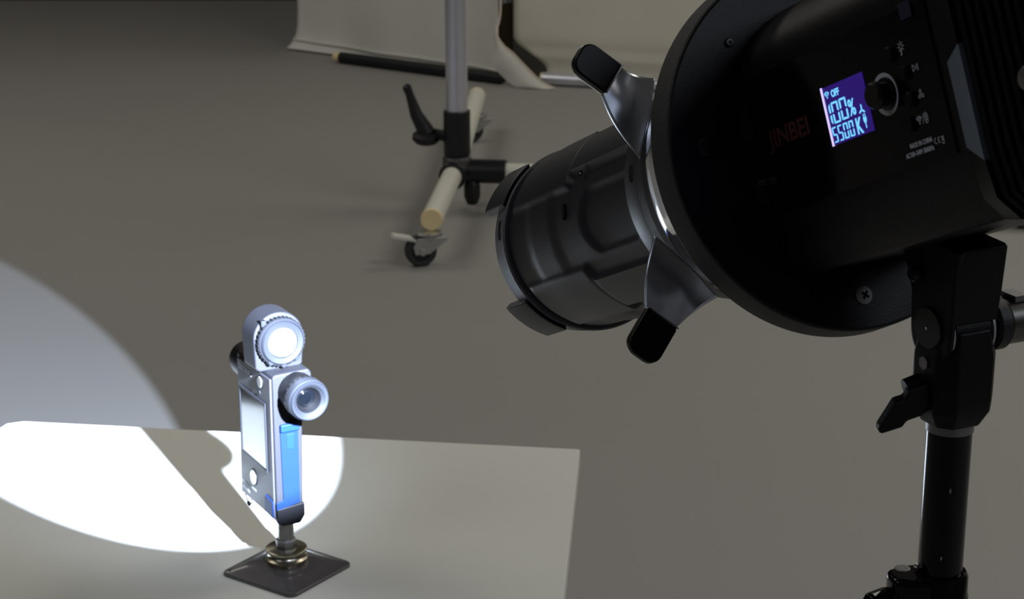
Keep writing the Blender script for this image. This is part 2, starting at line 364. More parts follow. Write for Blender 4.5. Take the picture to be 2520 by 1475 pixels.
# face plate on the screen side
def faceX(y): return Matrix(((1, 0, 0, 0), (0, 0, -1, y), (0, 1, 0, 0), (0, 0, 0, 1)))   # (x,y,h)->(x, y0-h, z)
g = G().prism([(-.042, .048), (.0215, .049), (.0222, .156), (-.040, .1545), (-.0385, .12), (-.0405, .075)], -.0012, .002, X=faceX(.0132))
fp = lab(g.obj('face_plate', M['meter'], t, bevel=.0006), 'dark grey face plate')
fw = G()
x0, x1, z0, z1 = -.0345, .0115, .0835, .1335
for bx in ((x0-.0016, x1+.0016, z0-.0016, z0), (x0-.0016, x1+.0016, z1, z1+.0016), (x0-.0016, x0, z0, z1), (x1, x1+.0016, z0, z1)): fw.box(bx[0], bx[1], .0140, .0152, bx[2], bx[3])
fw.obj('screen_bezel', M['ring'], t, bevel=.0003)
lab(G().box(x0, x1, .0138, .0147, z0, z1).obj('display_screen', M['mscreen'], t), 'glossy display screen')
def disc_on_face(name, x, z, rx, rz, m, y0=.0140, y1=.0152, parent=None):
    return G().prism([(math.cos(k*PI/14)*rx, math.sin(k*PI/14)*rz) for k in range(28)], -(y1), -(y0), X=Matrix(((1, 0, 0, x), (0, 0, -1, 0), (0, 1, 0, z), (0, 0, 0, 1)))).obj(name, m, parent or t, bevel=.0003)
disc_on_face('button_ring', -.0154, .0687, .0066, .0066, M['meterblk'], .0138, .0149)
lab(disc_on_face('main_button', -.0150, .0687, .0050, .0054, M['mbtn'], .0140, .0156), 'pale round button below the screen')
disc_on_face('button_ring', .0050, .1492, .0050, .0054, M['meterblk'], .0138, .0149)
lab(disc_on_face('power_button', .0053, .1492, .0038, .0042, M['mbtn'], .0140, .0156), 'pale round button above the screen')
disc_on_face('indicator_light', .0030, .1405, .0015, .0017, M['ring'], .0140, .0149)
FX = lambda x, z, y=.0147: Matrix(((1, 0, 0, x), (0, 0, -1, y), (0, 1, 0, z), (0, 0, 0, 1)))
text('brand_lettering', 'SEKONIC', M['mprint'], t, FX(-.036, .1475), .0062, .95, bold=.0001)
text('small_lettering', 'MENU', M['mprint'], t, FX(-.019, .0585), .0026, 1.2)
text('small_lettering', 'DIGITAL', M['mprint'], t, FX(-.038, .0575), .003, 1.2)
text('small_lettering', 'MASTER', M['mprint'], t, FX(-.037, .0530), .003, 1.2)
G().box(.0052, .0056, .0138, .0147, .0505, .0600).obj('cover_gap', M['meterblk'], t)
# blue side cover
def sideX(x): return Matrix(((0, 0, 1, x), (1, 0, 0, 0), (0, 1, 0, 0), (0, 0, 0, 1)))
bl = [(.0088, .1215), (-.0052, .1215), (-.0048, .0602), (.0030, .0585), (.0135, .0568), (.0135, .0625), (.0080, .0640)]
bc = lab(G().prism(bl, .0, .0013, X=sideX(.0238)).obj('blue_cover', M['blue'], t, bevel=.0004), 'bright blue port cover')
lab(G().prism([(.0062, .0500), (.0210, .0495), (.0215, .0625), (.0085, .0640), (.0062, .0615)], -.0011, .0004, X=faceX(.0142)).obj('blue_corner', M['blue'], t, bevel=.0004), 'blue cover corner on the face')
lab(G().prism([(.0090, .1222), (-.0056, .1222), (-.0056, .1160), (.0090, .1160)], 0, .0032, X=sideX(.0240)).obj('cover_tab', M['bluelt'], bc, bevel=.0012), 'light blue raised tab')
G().prism([(.0040, .1140), (-.0018, .1140), (-.0018, .1025), (.0010, .1018), (.0040, .1030)], 0, .0009, X=sideX(.0245)).obj('latch', M['bluelt'], bc, bevel=.0006)
lab(G().prism([(.0132, .0575), (-.0085, .0595), (-.0085, .0495), (-.0045, .0438), (.0088, .0436), (.0132, .047)], -.004, .0012, X=sideX(.0240)).obj('bottom_boot', M['meterblk'], t, bevel=.001), 'black bottom boot')
# lens barrel towards the lamp
LX = lambda x, y, z: Matrix(((0, 0, 1, x), (1, 0, 0, y), (0, 1, 0, z), (0, 0, 0, 1)))    # lathe axis -> local x
cy_, cz_ = -.0048, .1452
lab(G().lathe([(0, 0), (.0150, 0), (.0150, .014), (.0158, .0165), (.0158, .0195), (0, .0195)], 56, X=LX(.0190, cy_, cz_) @ Matrix.Diagonal((.93, .93, .90, 1))).obj('lens_barrel', M['meterblk'], t), 'black lens barrel')
lb = lab(G().lathe([(.0095, .0195), (.0158, .0195), (.0165, .0215), (.0165, .0300), (.0158, .0318), (.0150, .0325), (.0128, .0330), (.0108, .0318), (.0098, .0300)], 56, X=LX(.0190, cy_, cz_) @ Matrix.Diagonal((.93, .93, .90, 1))).obj('front_ring', M['ring'], t), 'grey front ring')
for k in range(10):
    a = math.radians(100+k*15); X = LX(.0190, cy_, cz_) @ Matrix.Diagonal((.93, .93, .90, 1))
    G().box(.0160, .0168, -.0013, .0013, .0222, .0250, X=X @ Matrix.Rotation(a-PI/2-.5, 4, 'Z')).obj('grip_notch', M['meterblk'], lb)
G().lathe([(.0118, .0330), (.0128, .0338), (.0148, .0338), (.0155, .0325)], 56, X=LX(.0190, cy_, cz_) @ Matrix.Diagonal((.93, .93, .90, 1))).obj('rim', M['ringlt'], lb)
g = G().lathe([(.0062, .0240), (.0100, .0305)], 40, X=LX(.0190, cy_, cz_) @ Matrix.Diagonal((.93, .93, .90, 1))); g.obj('inner_cone', M['meterblk'], lb)
lab(G().lathe([(0, .0275), (.004, .0270), (.0070, .0255), (.0088, .0235), (0, .0230)], 40, X=LX(.0190, cy_, cz_) @ Matrix.Diagonal((.93, .93, .90, 1))).obj('lens_glass', M['glass'], t), 'dark glass lens')
# eyepiece on the far side
g = G().lathe([(0, 0), (.0135, 0), (.0135, -.016), (.0128, -.019), (.010, -.020), (0, -.020)], 40, X=LX(-.042, -.0005, .1455))
lab(g.obj('eyepiece', M['meterblk'], t), 'black viewfinder eyepiece')
# swivel head with the white dome
HZ = .1808; HY = .0022
hs = [(HY+math.cos(k*PI/24)*.0190, HZ+.002+math.sin(k*PI/24)*.0185) for k in range(25)]
hs += [(HY-.0178, .1605), (HY-.0150, .1588), (HY+.0150, .1588), (HY+.0182, .1610)]
G().prism(hs, -.0105, .0125, X=XP).obj('head_housing', M['meterside'], t, bevel=.0016, segs=3)
G().cyl(.0125, .1555, .1600, 40, X=Matrix.Translation((.001, 0, 0))).obj('swivel_collar', M['meterblk'], t)
hr = lab(G().lathe([(0, 0), (.0172, 0), (.0176, .001), (.0176, .0055), (.0168, .0065), (0, .0065)], 64, X=LX(.0125, HY, HZ)).obj('knurled_ring', M['ring'], t), 'knurled ring around the dome')
for k in range(36):
    a = 2*PI*k/36
    G().box(.0172, .0181, -.0006, .0006, .0008, .0055, X=LX(.0125, HY, HZ) @ Matrix.Rotation(a, 4, 'Z')).obj('knurl', M['meterblk'], hr)
G().lathe([(.0106, .0045), (.0112, .0078), (.0150, .0085), (.0164, .0070), (.0168, .0060)], 56, X=LX(.0125, HY, HZ)).obj('dome_bezel', M['ringlt'], hr)
lab(G().lathe([(.0107, .0050)]+[(.0105*math.cos(q*PI/16), .0060+.0080*math.sin(q*PI/16)) for q in range(9)], 48, X=LX(.0125, HY, HZ)).obj('dome', M['dome'], t), 'white light-receiving dome')
for a in (-125, -50, -88):
    aa = math.radians(a)
    G().cyl(.0022, 0, .0075, 16, X=LX(.0125, HY-math.cos(aa)*.0160, HZ+math.sin(aa)*.0165), ch=.0005).obj('ring_lug', M['ringlt'], t)
G().box(.0125, .0165, .0125, .0165, .1935, .1980).obj('index_lug', M['ringlt'], t, bevel=.0006)
# lanyard loop
pts = [(-.044, .008, .064), (-.0475, .009, .062), (-.0480, .009, .054), (-.0465, .010, .046), (-.043, .010, .041), (-.038, .010, .0385), (-.034, .010, .0395), (-.033, .010, .044)]
G().tube([cr(pts, i/28) for i in range(29)], .0006, 8).obj('lanyard_loop', M['steel'], t)
G().tube([(-.040, .010, .0385), (-.036, .0105, .0385)], .0014, 10).obj('loop_bead', M['ringlt'], t)

# ------------------------------------------------------------------ studio lamp (local x = optical axis, y = side normal, z = up)
t = thing('studio_light', 'black studio spotlight head with lit display, aimed down at the table', 'studio light', LM)
AX = Matrix(((0, 0, 1, 0), (1, 0, 0, 0), (0, 1, 0, 0), (0, 0, 0, 1)))      # lathe/prism: (y, z, x)
g = G().lathe([(0, .001), (.030, .001), (.0380, 0), (.0652, 0), (.0662, .0008), (.0669, .0115), (.0662, .0128), (.0600, .0140), (.0560, .0140), (0, .0140)], 160, X=AX)
g.obj('mount_plate', M['lampblk'], t, smooth=35)
lab(G().lathe([(.0659, .0004), (.0664, .0010), (.0672, .0116), (.0666, .0130), (.0640, .0138), (.0640, .0110), (.0655, .0030)], 160, X=AX, closed=True).obj('outer_rim', M['lamprim'], t, smooth=35), 'textured black outer rim')
G().lathe([(0, -.0032), (.0392, -.0032), (.0405, -.0022), (.0405, .0008), (0, .0008)], 96, X=AX).obj('neck_collar', M['panel'], t)
# body cross-section (y, z)
half = [(.0338, .0262), (.0334, .0300), (.0316, .0345), (.0281, .0385), (.0235, .0425), (.0171, .0464), (.0090, .0496), (0, .0510)]
sec = [(.0338, -.0225), (.0338, .0262)]+half[1:]+[(-y, z) for y, z in half[::-1][1:]]+[(-.0338, -.0225), (-.0325, -.0360), (-.0265, -.0432), (.0265, -.0432), (.0325, -.0360)]
G().prism(sec, -.1185, -.001, X=AX).obj('body', M['lampblk'], t, bevel=.0012, smooth=35)
PX = lambda a, u, n=.0341: Matrix(((-1, 0, 0, a), (0, 0, 1, n), (0, 1, 0, u), (0, 0, 0, 1)))       # text plane: x -> -a, y -> u, out -> n
pn = lab(G().prism([(.002, -.0212), (.1130, -.0212), (.1130, .0258), (.002, .0258)], -.0010, .0003, X=PX(0, 0)).obj('control_panel', M['panel'], t, bevel=.0003), 'glossy black control panel')
# rear housing with the cooling slats
sec2 = [(y*1.13, z*1.035) for y, z in sec]
G().prism([(y*.96, z*.96) for y, z in sec2], -.235, -.128, X=AX).obj('rear_core', M['lampblk'], t)
g = G()
n = len(sec); vs = [(-.1175, y, z) for y, z in sec]+[(-.1295, y, z) for y, z in sec2]
g.add(vs, [(i, (i+1) % n, n+(i+1) % n, n+i) for i in range(n)]+[tuple(range(n)), tuple(range(n, 2*n))[::-1]])
g.obj('rear_shoulder', M['lampblk'], t, smooth=35)
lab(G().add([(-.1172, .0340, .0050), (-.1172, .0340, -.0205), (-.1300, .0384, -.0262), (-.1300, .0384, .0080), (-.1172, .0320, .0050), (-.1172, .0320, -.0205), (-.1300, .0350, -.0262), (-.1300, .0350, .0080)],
            [(0, 1, 2, 3), (7, 6, 5, 4), (0, 4, 5, 1), (1, 5, 6, 2), (2, 6, 7, 3), (3, 7, 4, 0)]).obj('vent_bevel', M['bevelp'], t), 'bevelled facet with bluish bounce light in its colour')
for k in range(24):
    x = -.1325-.0042*k
    G().prism(sec2, x-.0022, x, X=AX).obj('vent_slat', M['slat'], t, smooth=35)
G().prism([(y*1.02, z*1.02) for y, z in sec2], -.243, -.2335, X=AX).obj('rear_cover', M['lampblk'], t, bevel=.002, smooth=35)
G().lathe([(0, 0), (.0042, 0), (.0038, .003), (.003, .0042), (0, .0045)], 24, X=Matrix(((1, 0, 0, -.1600), (0, 0, 1, .0380), (0, 1, 0, -.009), (0, 0, 0, 1)))).obj('side_knob', M['steel'], t)
def screwhead(y, z, m, r=.0032):
    s = G().lathe([(0, 0), (r, 0), (r, .0006), (r*.75, .0011), (0, .0012)], 28, X=Matrix(((0, 0, -1, 0), (1, 0, 0, y), (0, 1, 0, z), (0, 0, 0, 1)))).obj('screw', m, t)
    X = Matrix(((0, 0, -1, -.0010), (1, 0, 0, y), (0, 1, 0, z), (0, 0, 0, 1))) @ Matrix.Rotation(.7, 4, 'Z')
    G().box(-r*.5, r*.5, -r*.14, r*.14, 0, .0003, X=X).box(-r*.14, r*.14, -r*.5, r*.5, 0, .0003, X=X).obj('cross_slot', M['hole'], s)
    return s
screwhead(.0526, .0063, M['darksteel']); lab(screwhead(.0037, -.0540, M['washer']), 'pale grey cross-head screw')
screwhead(-.0526, .0063, M['darksteel']); screwhead(.0345, .0405, M['darksteel'], .0016); screwhead(-.0037, .0575, M['darksteel'])
# locking pin beside the panel
g = G().tube([(-.000, .0362, -.0094), (-.0072, .0362, -.0098)], [.0012, .0012], 16); g.tube([(-.0010, .0362, -.0094), (.0010, .0362, -.0093)], .0017, 16)
pin = lab(g.obj('locking_pin', M['leveredge'], t), 'small shiny locking pin')
G().tube([(-.0072, .0362, -.0098), (-.0120, .0362, -.0101)], .0009, 12).obj('pin_sleeve', M['darksteel'], pin)
G().tube([(-.0114, .0362, -.0101), (-.0124, .0362, -.0102)], .0012, 12).obj('pin_tip', M['steel'], pin)
# display
SW, SH = .0241, .0187; S0 = (-.0504, .0125)
disp = lab(G().box(0, SW, -SH, 0, -.0002, .0002, X=PX(S0[0], S0[1], .0345)).obj('display', M['screen'], t), 'violet backlit display')
lab(G().box(-.0004, .0004, -SH-.0002, .0002, .0002, .0005, X=PX(S0[0], S0[1], .0345)).obj('display_edge_glow', M['glow'], disp), 'bright display edge')
def sx(s, v): return (s*SW, -v*SH)
def poly(g, pts): g.prism(pts, .00022, .00032, X=PX(S0[0], S0[1], .0345))
def seg7(g, cx, cy, w, h, segs, tk):
    x0, x1, y0, y1 = (cx-w/2)*SW, (cx+w/2)*SW, -(cy+h/2)*SH, -(cy-h/2)*SH; ym = (y0+y1)/2; k = tk; e = tk*.22; q = tk*.30
    S = dict(a=[(x0+e, y1), (x1-e, y1), (x1-k, y1-k*.8), (x0+k, y1-k*.8)], d=[(x0+e, y0), (x1-e, y0), (x1-k, y0+k*.8), (x0+k, y0+k*.8)],
             g=[(x0+k, ym+k*.4), (x1-k, ym+k*.4), (x1-e, ym), (x1-k, ym-k*.4), (x0+k, ym-k*.4), (x0+e, ym)],
             f=[(x0, y1-e), (x0+k, y1-k*.8-q), (x0+k, ym+k*.4+q), (x0+k*.5, ym+q), (x0, ym+k*.4)], b=[(x1, y1-e), (x1-k, y1-k*.8-q), (x1-k, ym+k*.4+q), (x1-k*.5, ym+q), (x1, ym+k*.4)],
             e=[(x0, y0+e), (x0+k, y0+k*.8+q), (x0+k, ym-k*.4-q), (x0+k*.5, ym-q), (x0, ym-k*.4)], c=[(x1, y0+e), (x1-k, y0+k*.8+q), (x1-k, ym-k*.4-q), (x1-k*.5, ym-q), (x1, ym-k*.4)])
    for c_ in segs: poly(g, S[c_])
g = G()
seg7(g, .045, .475, .13, .37, 'bc', .00085); seg7(g, .225, .470, .165, .37, 'abcdef', .00085); seg7(g, .425, .462, .165, .37, 'abcdef', .00085)
g.obj('power_digits', M['glyph'], disp, smooth=0)
g = G()
for i, c_ in enumerate(('acdfg', 'acdfg', 'abcdef', 'abcdef')): seg7(g, .095+.137*i, .832, .108, .27, c_, .00066)
g.obj('kelvin_digits', M['glyph'], disp, smooth=0)
GX = lambda s, v: PX(S0[0]-s*SW, S0[1]-v*SH, .03475)
text('percent_sign', '%', M['glyph'], disp, GX(.535, .625), .0072, .78, bold=.00012)
text('kelvin_letter', 'K', M['glyph'], disp, GX(.615, .965), .0071, .72, bold=.00018)
text('off_lettering', 'OFF', M['glyph'], disp, GX(.205, .205), .0031, .86, bold=.00010)
def arcs(g, X, r0, dr, n, tk, a0=50, a1=130, h=.0001):
    for k in range(n):
        r = r0+dr*k; A = [math.radians(a0+(a1-a0)*i/12) for i in range(13)]
        for i in range(12):
            p = [((r+tk)*math.cos(A[i]), (r+tk)*math.sin(A[i])), (r*math.cos(A[i]), r*math.sin(A[i])), (r*math.cos(A[i+1]), r*math.sin(A[i+1])), ((r+tk)*math.cos(A[i+1]), (r+tk)*math.sin(A[i+1]))]
            g.prism(p, 0, h, X=X)
def dot(g, X, x, y, r, h=.0001, n=14, ry=None): g.prism([(x+r*math.cos(2*PI*k/n), y+(ry or r)*math.sin(2*PI*k/n)) for k in range(n)], 0, h, X=X)
g = G(); X = GX(.105, .185); arcs(g, X, .0006, .00055, 3, .00028, 40, 140); dot(g, X, 0, 0, .00028); g.obj('wireless_icon', M['glyph'], disp, smooth=0)
g = G(); X = GX(.825, .60)
for k in range(3):
    a = math.radians(90+120*k); ca, sa = math.cos(a), math.sin(a)
    g.prism([(x*ca-y*sa, x*sa+y*ca) for x, y in ((0, -.0002), (.0009, -.0004), (.0017, -.00025), (.0018, .0001), (.0009, .0003), (0, .0002))], 0, .0001, X=X)
g.obj('fan_icon', M['glyph'], disp, smooth=0)
g = G(); X = GX(.850, .80)
g.prism([(-.0009, .0012), (.0009, .0012), (.0008, .0001), (.0003, -.0006), (-.0003, -.0006), (-.0008, .0001)], 0, .0001, X=X)
g.box(-.0006, -.0003, .0010, .0024, 0, .0001, X=X).box(.0003, .0006, .0010, .0024, 0, .0001, X=X).box(-.0002, .0002, -.0022, -.0004, 0, .0001, X=X)
g.obj('plug_icon', M['glyph'], disp, smooth=0)
# printed marks
lab(text('brand_lettering', 'JINBEI', M['red'], pn, PX(-.0125, .0006, .0346), .0084, 1.20, bold=.00022), 'dark red lettering')
text('maker_lettering', 'MADE IN CHINA', M['white'], pn, PX(-.0908, -.0155, .0346), .0020, .80, bold=.00006)
text('power_lettering', 'AC100~240V 50/60Hz', M['white'], pn, PX(-.0878, -.0180, .0346), .0020, .80, bold=.00006)
g = G(); X = PX(-.1045, -.0158, .0346); arcs(g, X, .0007, .1, 1, .00022, 70, 290)
X = PX(-.1063, -.0158, .0346); arcs(g, X, .0007, .1, 1, .00022, 70, 290); g.box(-.0007, 0, -.0001, .0001, 0, .0001, X=X); g.obj('conformity_mark', M['white'], pn, smooth=0)
g = G(); X = PX(-.1079, -.0158, .0346)
g.prism([(-.0006, .0008), (.0006, .0008), (.0006, .0006), (-.0006, .0006)], 0, .0001, X=X)
for s in (-1, 1): g.prism([(-.0007*s, .0008), (-.0005*s, .0008), (.0007*s, -.0008), (.0005*s, -.0008)], 0, .0001, X=X)
for s in (-1, 1): g.prism([(.0005*s, .0006), (.0006*s, .0006), (.0004*s, -.0007), (.0003*s, -.0007)], 0, .0001, X=X)
g.box(-.0006, .0006, -.0014, -.0011, 0, .0001, X=X); g.obj('bin_mark', M['white'], pn, smooth=0)
g = G(); X = PX(-.0976, .0147, .0346)
g.prism([(-.0003, -.0008), (.0002, -.0008), (-.0002, -.0026), (-.0008, -.0026)], 0, .0001, X=X)
for k in range(16):
    A, B_ = 2*PI*k/16, 2*PI*(k+1)/16; g.prism([(.0006*math.cos(A), .0006*math.sin(A)), (.0008*math.cos(A), .0008*math.sin(A)), (.0008*math.cos(B_), .0008*math.sin(B_)), (.0006*math.cos(B_), .0006*math.sin(B_))], 0, .0001, X=X)
for k in range(8):
    if k == 6: continue
    g.box(.0010, .0017, -.00012, .00012, 0, .0001, X=X @ Matrix.Rotation(k*PI/4, 4, 'Z'))
g.obj('lamp_icon', M['white'], pn, smooth=0)
g = G(); X = PX(-.1023, .0071, .0346)
for p, q in (((-.0013, .0010), (-.0013, -.0010)), ((-.0013, -.0010), (.0003, 0)), ((.0003, 0), (-.0013, .0010)), ((.0008, .0010), (.0008, -.0010)), ((.0015, .0010), (.0015, -.0010))):
    g.tube([(*p, .00005), (*q, .00005)], .00013, 6, X=X)
g.obj('play_pause_icon', M['white'], pn)
g = G(); X = PX(-.1022, -.0011, .0346)
for k in range(3):
    a = math.radians(90+120*k); ox, oy = .0009*math.cos(a), .0009*math.sin(a)
    pts = [(ox+.0006*math.cos(a)*math.cos(q*PI/7)-.00045*math.sin(a)*math.sin(q*PI/7), oy+.0006*math.sin(a)*math.cos(q*PI/7)+.00045*math.cos(a)*math.sin(q*PI/7), .00005) for q in range(15)]
    g.tube(pts, .00013, 6, X=X)
g.obj('fan_icon', M['white'], pn)
g = G(); X = PX(-.0985, -.0092, .0346); arcs(g, X, .0007, .0006, 3, .0003, 45, 135); dot(g, X, 0, 0, .0003)
g.tube([(.0016, -.0004, .00005), (.0026, .0026, .00005)], .00012, 6, X=X)
for k in range(20):
    A = 2*PI*k/20; B_ = 2*PI*(k+1)/20; g.tube([(.0037+.0008*math.cos(A), .0010+.0016*math.sin(A), .00005), (.0037+.0008*math.cos(B_), .0010+.0016*math.sin(B_), .00005)], .00014, 5, X=X)
g.tube([(.0033, .0002, .00005), (.0041, .0016, .00005), (.0037, .0021, .00005), (.0037, 0, .00005), (.0041, .0005, .00005), (.0033, .0018, .00005)], .0001, 5, X=X)
g.obj('wireless_icon', M['white'], pn)
# dial and buttons
NX = lambda a, u, n=.0343: Matrix(((1, 0, 0, a), (0, 0, 1, n), (0, 1, 0, u), (0, 0, 0, 1)))
lab(G().lathe([(.0050, 0), (.0050, .0002), (.0066, .0002), (.0066, 0)], 48, X=NX(-.0842, .0030)).obj('dial_ring', M['white'], pn), 'pale ring behind the dial')
lab(G().lathe([(0, 0), (.0052, 0), (.0050, .0010), (.0038, .0012), (.0038, .0036), (.0044, .0040), (.0044, .0050), (.0036, .0060), (0, .0060)], 48, X=NX(-.0850, .0030)).obj('dial', M['darksteel'], t), 'protruding round control dial')
for a_, u_ in ((-.0915, .0138), (-.0965, .0068), (-.0968, -.0014), (-.0938, -.0085)):
    G().lathe([(0, 0), (.0024, 0), (.0024, .0012), (.0020, .0017), (0, .0017)], 28, X=NX(a_, u_)).obj('button', M['grip'], t)
lab(G().box(0, .0060, -.0050, 0, 0, .0002, X=PX(-.1010, .0268, .0349)).obj('blue_label', M['bluetape'], t), 'small dark blue label')

# ------------------------------------------------------------------ optical snoot (same axes as the lamp)
t = thing('optical_snoot', 'black ribbed projection barrel with chrome ring, mounted on the lamp front', 'snoot', LM @ Matrix.Translation((.014, 0, 0)))
D_ = Matrix.Translation((-.014, 0, 0)); A2 = D_ @ AX
lab(G().lathe([(.0500, .0142), (.0560, .0142), (.0590, .0170), (.0578, .0230), (.0552, .0290), (.0538, .0350), (.0532, .0410), (.0522, .0470), (.0508, .0500), (.0470, .0502), (.0470, .0142)], 160, X=A2, closed=True).obj('chrome_ring', M['chrome'], t, smooth=60), 'mirror chrome mounting ring')
G().lathe([(.0400, .0500), (.0498, .0500), (.0498, .0560), (.0468, .0600), (.0462, .0680), (.0448, .0700), (.0446, .0812), (.0440, .0822), (.0380, .0828), (.0380, .0500)], 128, X=A2, closed=True).obj('rear_flange', M['barrel'], t, smooth=30)
def rad(th, a):
    d = ((math.degrees(th) % 90)-45)            # 0 at the middle of a pod
    pod = smooth(23, 19, abs(d)); pn_ = smooth(14.5, 12, abs(d))
    front = smooth(.142, .147, a)*smooth(.210, .203, a)
    r = .0395
    r += pod*front*.0024*(1-.25*smooth(.17, .203, a))
    r += pn_*smooth(.146, .142, a)*smooth(.083, .086, a)*.0030
    dd = 45-abs(d)                               # 0 at the middle of the gap
    end = .1385-.010*(dd/22)**2
    r -= (1-smooth(17, 21, dd))*smooth(.090, .094, a)*smooth(end, end-.007, a)*.0016
    r += smooth(.018, .008, abs(a-.176)) * (1-pod)*.0008
    return r
nA, nB = 240, 110
def fbar(i, j):
    th = 2*PI*i; a = .0815+(.2135-.0815)*j; r = rad(th, a)
    return (a-.014, r*math.cos(th), r*math.sin(th))
g = G().grid(fbar, nA, nB, wrap=True); g.obj('barrel', M['barrel'], t, smooth=50)
lab(G().lathe([(.0350, .2120), (.0410, .2120), (.0415, .2135), (.0408, .2160), (.0400, .2262), (.0392, .2270), (.0350, .2270)], 128, X=A2, closed=True).obj('front_ring', M['barreledge'], t, smooth=30), 'worn front ring')
for c_ in (46, -47, 136, 226-90+90):
    a0, a1 = math.radians(c_-15), math.radians(c_+15)
    lab(G().lathe([(.0385, .2180), (.0428, .2140), (.0432, .2160), (.0431, .2365), (.0395, .2380), (.0385, .2370)], 16, X=A2, a0=a0, a1=a1, closed=True).obj('bayonet_lug', M['barrel'], t, bevel=.0004, smooth=30), 'black lug at the barrel mouth')
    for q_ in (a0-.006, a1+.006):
        G().prism([(.0388, .2185), (.0428, .2150), (.0430, .2362), (.0395, .2376)], -.0003, .0003, X=D_ @ AX @ Matrix(((math.cos(q_), 0, -math.sin(q_), 0), (math.sin(q_), 0, math.cos(q_), 0), (0, 1, 0, 0), (0, 0, 0, 1)))).obj('lug_end_highlight', M['barreledge'], t, smooth=0)  # thin pale plates: the bright specular on the lug sides, painted as colour
lab(G().lathe([(0, .2020), (.02, .2055), (.035, .2120), (.0352, .1980), (0, .1960)], 64, X=A2).obj('front_lens', M['glass'], t), 'front glass lens')
for (a_, th_, r_, ra) in ((.0755, 13, .0447, .0020), (.1500, 11, .0403, .0020), (.2195, 16, .0404, .0026), (.0755, -77, .0447, .0024), (.0700, 32, .0450, .0009), (.1500, -79, .0403, .0022)):
    th_ = math.radians(th_); X = D_ @ Matrix.Rotation(th_, 4, 'X') @ Matrix(((1, 0, 0, a_), (0, 0, 1, r_-.0012), (0, 1, 0, 0), (0, 0, 0, 1)))
    G().prism([(math.cos(2*PI*k/20)*ra*.75, math.sin(2*PI*k/20)*ra*1.7) for k in range(20)], 0, .0014 if a_ > .2 else .0013, X=X).obj('slot_hole', M['hole'], t, smooth=0)
sc = G().lathe([(0, 0), (.0011, 0), (.0011, .0008), (0, .0008)], 14, X=D_ @ Matrix.Rotation(math.radians(29), 4, 'X') @ Matrix(((1, 0, 0, .1325), (0, 0, 1, .0412), (0, 1, 0, 0), (0, 0, 0, 1)))).obj('set_screw', M['hole'], t)
G().lathe([(0, 0), (.0004, 0), (0, .0005)], 8, X=D_ @ Matrix.Rotation(math.radians(28), 4, 'X') @ Matrix(((1, 0, 0, .1310), (0, 0, 1, .0421), (0, 1, 0, 0), (0, 0, 0, 1)))).obj('screw_tip', M['leveredge'], sc)
# two locking levers: sheet metal tabs with black grips
def lever(P, Gp, nm):
    """P: 4 corners root0, tip0, tip1, root1 in (z, y); Gp: far corners of the grip"""
    def f(s, v):
        a = Vector(P[0]).lerp(Vector(P[1]), s); b = Vector(P[3]).lerp(Vector(P[2]), s); p = a.lerp(b, v)
        rr = p.length
        bow = .0035*math.sin(s*PI)+.0015*math.cos(v*PI*1.6+.4)*(1-s*.8)-.002*s
        # root follows the round collar
        k = (1-s)**2; q = p.normalized()*.0500; p = p.lerp(q, k*.2)
        return (.0525+bow-.014, p.y, p.x)
    lv = lab(G().grid(f, 24, 24).obj('lever_plate', M['lever'], t, solid=.0014, smooth=180), nm+' polished lever plate')
    tip0, tip1 = Vector(P[1]), Vector(P[2]); g0, g1 = Vector(Gp[0]), Vector(Gp[1])
    ax = ((g0+g1)/2-(tip0+tip1)/2); L = ax.length; ax.normalize(); sd = (tip1-tip0); W = sd.length; sd.normalize(); o = tip0
    out = [(0, -.0002), (L-.005, -.0002)]+[(L-.005+.005*math.sin(k*PI/12), .005-.005*math.cos(k*PI/12)-.0002) for k in range(1, 7)]+[(L-.005+.005*math.cos(k*PI/12), W-.005+.005*math.sin(k*PI/12)) for k in range(0, 7)]+[(0, W)]
    sdx = sd-ax*sd.dot(ax); sdx.normalize()
    def XM(a): return Matrix(((0, 0, 1, a), (ax.y, sdx.y, 0, o.y), (ax.x, sdx.x, 0, o.x), (0, 0, 0, 1)))
    lab(G().prism(out, -.0022, .0022, X=XM(.0500-.014)).obj('grip', M['grip'], lv, bevel=.0009), nm+' black plastic grip')
    out2 = [(x*1.004-.0002, y+(.0 if y > W/2 else -.0)) for x, y in out]
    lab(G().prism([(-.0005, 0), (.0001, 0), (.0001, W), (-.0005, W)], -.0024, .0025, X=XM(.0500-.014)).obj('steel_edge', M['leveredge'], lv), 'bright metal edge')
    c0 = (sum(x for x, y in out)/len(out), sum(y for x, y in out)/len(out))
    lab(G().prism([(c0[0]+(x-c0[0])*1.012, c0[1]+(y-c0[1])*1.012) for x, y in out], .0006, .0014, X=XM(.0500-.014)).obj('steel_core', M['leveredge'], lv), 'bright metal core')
lever([(.0414, .0373), (.0468, .0515), (.0377, .0609), (.0120, .0500)], [(.0570, .0632), (.0499, .0723)], 'upper')
lever([(-.0159, .0512), (-.0418, .0622), (-.0508, .0518), (-.0429, .0310)], [(-.0548, .0728), (-.0617, .0654)], 'lower')

